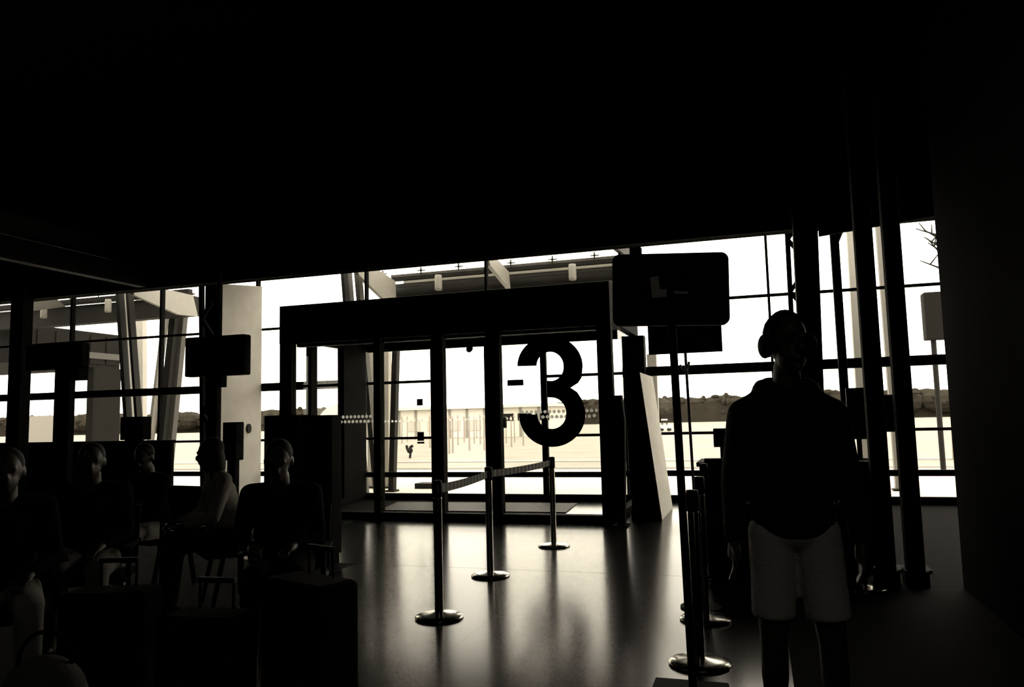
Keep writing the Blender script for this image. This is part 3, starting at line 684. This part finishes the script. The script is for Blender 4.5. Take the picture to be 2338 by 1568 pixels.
for k in range(14):        # folded hood round the neck
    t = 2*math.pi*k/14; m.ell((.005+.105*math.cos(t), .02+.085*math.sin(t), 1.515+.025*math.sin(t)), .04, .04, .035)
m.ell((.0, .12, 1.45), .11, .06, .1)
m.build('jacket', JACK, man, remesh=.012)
m = MB()
m.tube((0, -.145, 1.03), (0, -.142, 1.42), .006, n=6); m.build('zip', CHROME, man)
m = MB(); m.ell((0, 0, .95), .165, .12, .09)
for i in (0, 1):
    kk = HP[i].lerp(KN[i], .45); m.cap(HP[i], kk, .1, .092); m.tube(kk, HP[i].lerp(KN[i], .80), .092, .09, 18)
m.build('shorts', SHORT, man, remesh=.012)
for i in (0, 1):
    m = MB(); m.ell(AN[i]+Vector((0, -.06, -.045)), .052, .14, .045); m.cap(AN[i]+Vector((0, .0, -.01)), AN[i]+Vector((0, 0, .03)), .05, .05)
    m.build('shoe', DARKCL, man, remesh=.01)
# headphones: worn, a thing of its own
hp = empty('headphones', man.matrix_world.translation if False else (mp.x, 3.35, 0), R(5), label='black over-ear headphones on the head of the standing person', cat='headphones'); hp.scale = (.95, 1, 1)
m = MB(); prev = None
for k in range(17):
    t = R(-5+190*k/16); pt = T_(.098*math.cos(t), .005, .0+.124*math.sin(t))
    if prev: m.cap(prev, pt, .008, .008)
    prev = pt
m.build('headband', RUB, hp, smooth=True)
for sx in (-1, 1):
    m = MB(); m.ell(T_(sx*.1, .0, -.012), .026, .04, .05, M_, 16, 10); m.build('ear_cup', RUB, hp, smooth=True)
    m = MB(); m.ell(T_(sx*.084, .0, -.012), .014, .036, .046, M_, 16, 10); m.build('ear_cushion', DARKCL, hp, smooth=True)

# ---- seated people on the bench rows
def seated(loc, rz, label, top, legs, lean=.08, headyaw=0, tilt=0, arms=0, hairlong=False, sc=1.0, skin=SKINM):
    r = empty('person', loc, rz, label=label, cat='person'); r.scale = (sc, sc, sc)
    pel = Vector((0, 0, .53)); che = Vector((0, -lean, .90)); nk = Vector((0, -lean*1.2, 1.05)); hc = Vector((0, -lean*1.35-.03, 1.2))
    TPs = [(pel, .16, .12), (pel.lerp(che, .5), .145, .11), (che, .165, .115)]
    S_ = [Vector((s*.185, -lean, .99)) for s in (-1, 1)]
    E_ = [Vector((s*.23, -lean-.08, .72)) for s in (-1, 1)]
    W_ = [Vector((s*.12, -lean-.28, .66+arms)) for s in (-1, 1)]
    K_ = [Vector((s*.12, -.45, .53)) for s in (-1, 1)]; A_ = [Vector((s*.13, -.48, .09)) for s in (-1, 1)]; H_ = [Vector((s*.09, -.02, .53)) for s in (-1, 1)]
    m = MB(); torso(m, TPs, -.012); m.cap(che+Vector((0, 0, .05)), nk+Vector((0, 0, .05)), .06, .055); T, M = head(m, hc, headyaw, tilt)
    for i in (0, 1):
        m.cap((0, -lean, .99), S_[i], .055, .05); m.cap(S_[i], E_[i], .048, .038); m.cap(E_[i], W_[i], .037, .025); hand(m, W_[i], (-(i*2-1)*.35, -.8, -.15), 1 if i else -1, .9)
        m.cap(H_[i], K_[i], .08, .058); m.cap(K_[i], A_[i], .055, .036); m.cap(A_[i], A_[i]+Vector((0, -.13, -.05)), .035, .028)
    m.build('body', skin, r, remesh=.012)
    m = MB(); torso(m, TPs, .018)
    for i in (0, 1): m.cap((S_[i].x*.4, -lean, 1.0), S_[i], .068, .068); m.cap(S_[i], E_[i], .068, .054); m.cap(E_[i], W_[i].lerp(E_[i], .15), .052, .038)
    m.build('top', top, r, remesh=.016)
    m = MB(); m.ell(pel+Vector((0, 0, .0)), .175, .14, .09)
    for i in (0, 1): m.cap(H_[i], K_[i], .098, .074); m.cap(K_[i], A_[i]+Vector((0, 0, .03)), .072, .055)
    m.build('trousers', legs, r, remesh=.016)
    for i in (0, 1):
        m = MB(); m.ell(A_[i]+Vector((0, -.06, -.045)), .05, .135, .045); m.build('shoe', DARKCL, r, smooth=True)
    m = MB(); m.ell(T(0, .025, .034), .086, .095, .094, M)
    if hairlong: m.ell(T(0, .055, -.06), .085, .06, .14, M)
    m.build('hair', HAIR, r, smooth=True, remesh=.012)
    return r
def spot(px, dep):
    d = ray(px, 1000); h = EYE+d*dep; return Vector((h.x, h.y, 0))
def face(p, turn): return math.atan2(-p.x, p.y)+turn if False else turn
p1, p2, p3, p0 = spot(218, 5.3), spot(536, 6.25), spot(655, 5.0), spot(20, 4.3)
seated(p1, R(35), 'seated person with dark hair and grey sleeves, second from the left edge', DARKCL, GREYCL, .05, R(10), R(5))
seated(p2, R(-40), 'seated person in pale top sitting in front of the pale pier', PALECL, DARKCL, .12, R(-25), R(8), hairlong=True)
seated(p3, R(25), 'seated person in dark clothes bent over a phone in front of the black cabinets', DARKCL, DARKCL, .2, R(5), R(20), arms=.05)
seated(p0, R(50), 'seated person in dark top at the bottom left corner', DARKCL, PALECL, .05, R(0), R(5))
ps = spot(365, 7.0)
seated(ps, R(-10), 'seated person in black with pale knees between the two other sitters', DARKCL, PALECL, .1, R(20), R(25), sc=.96)
# phone with lit edge
q = D(712, 1232, 5.25)
ph = bx('phone', BLACK, -.035, .035, -.07, .07, -.004, .004, label='small phone catching the light in the hands of the sitter by the cabinets', cat='phone', bevel=.003)
ph.location = q; ph.rotation_euler = (R(25), R(-10), R(-50)); bx('case_edge', CHROME, -.0365, .0365, .055, .072, -.005, .005, ph)
# a pale bag beside the nearest sitter
q = spot(120, 3.6)
bg_ = empty('shoulder_bag', (q.x, q.y, 0), R(20), label='pale soft bag standing on the floor at the bottom left', cat='bag')
m = MB(); m.ell((0, 0, .2), .2, .12, .2); m.ell((0, 0, .1), .22, .14, .1); m.build('bag_body', GREYCL, bg_, remesh=.02)
m = MB(); prev = None
for k in range(11):
    t = R(180*k/10); pt = Vector((.12*math.cos(t), 0, .36+.14*math.sin(t)))
    if prev: m.cap(prev, pt, .01, .01)
    prev = pt
m.build('strap', DARKCL, bg_)
def blocker_case(px, dep, w_, h_, rz, label):  # luggage-shaped boxes added to block window reflections in the floor
    p = spot(px, dep); r = empty('blocker_case', p, R(rz), label=label, cat='blocker_case')
    bx('case_body', DARKCL, -w_/2, w_/2, -.12, .12, .03, h_, r, bevel=.03)
    for i in range(5): bx('shell_rib', DARKCL, -w_/2+.05+i*(w_-.1)/4-.008, -w_/2+.05+i*(w_-.1)/4+.008, -.127, -.119, .08, h_-.06, r)
    for s in (-1, 1):
        for t in (-1, 1): MB().tube((s*(w_/2-.05)-.012, t*.08, .025), (s*(w_/2-.05)+.012, t*.08, .025), .025).build('wheel', RUB, r)
        MB().tube((s*.09, .07, h_), (s*.09, .07, h_+.12), .007).build('handle_bar', FRAME, r)
    bx('grip', RUB, -.1, .1, .055, .085, h_+.12, h_+.145, r, bevel=.005)
blocker_case(706, 3.75, .46, .68, -20, 'large black added case blocking floor glare in front of the seated people, nearest the belt line')
blocker_case(480, 3.68, .4, .55, 5, 'black added case blocking floor glare between the seated people')
blocker_case(265, 4.0, .44, .6, 20, 'black added case blocking floor glare by the knees of the grey-sleeved sitter')
# bench seats under each sitter
bn0 = None
def chair_parts(r):
    bx('seat', BLACK, -.25, .25, -.26, .22, .40, .44, r, bevel=.02)
    MB().poly([(-.25, .2, .46), (.25, .2, .46), (.25, .3, .86), (-.25, .3, .86)], (0, .03, 0)).build('backrest', BLACK, r)
    for s in (-1, 1): MB().bar((s*.2, -.2, 0), (s*.2, -.12, .4), .03).build('leg', FRAME, r); MB().bar((s*.2, .24, 0), (s*.2, .16, .4), .03).build('leg', FRAME, r)
    for s in (-1, 1): MB().bar((s*.25, -.2, .62), (s*.25, .22, .62), .04, .025).bar((s*.25, -.15, .42), (s*.25, -.15, .62), .03).build('armrest', FRAME, r)
for p, rz, lb in [(p1, 35, 'second from the left edge'), (p2, -40, 'in front of the pale pier'), (p3, 25, 'in front of the black cabinets'), (p0, 50, 'at the bottom left corner'), (ps, -10, 'in black with pale knees')]:
    if bn0 is None: r = empty('waiting_chair', p, R(rz)); chair_parts(r); bn0 = r
    else: r = dup(bn0); r.location = p; r.rotation_euler.z = R(rz)
    tag(r, 'black waiting chair under the sitter '+lb, 'chair', 'waiting chairs')
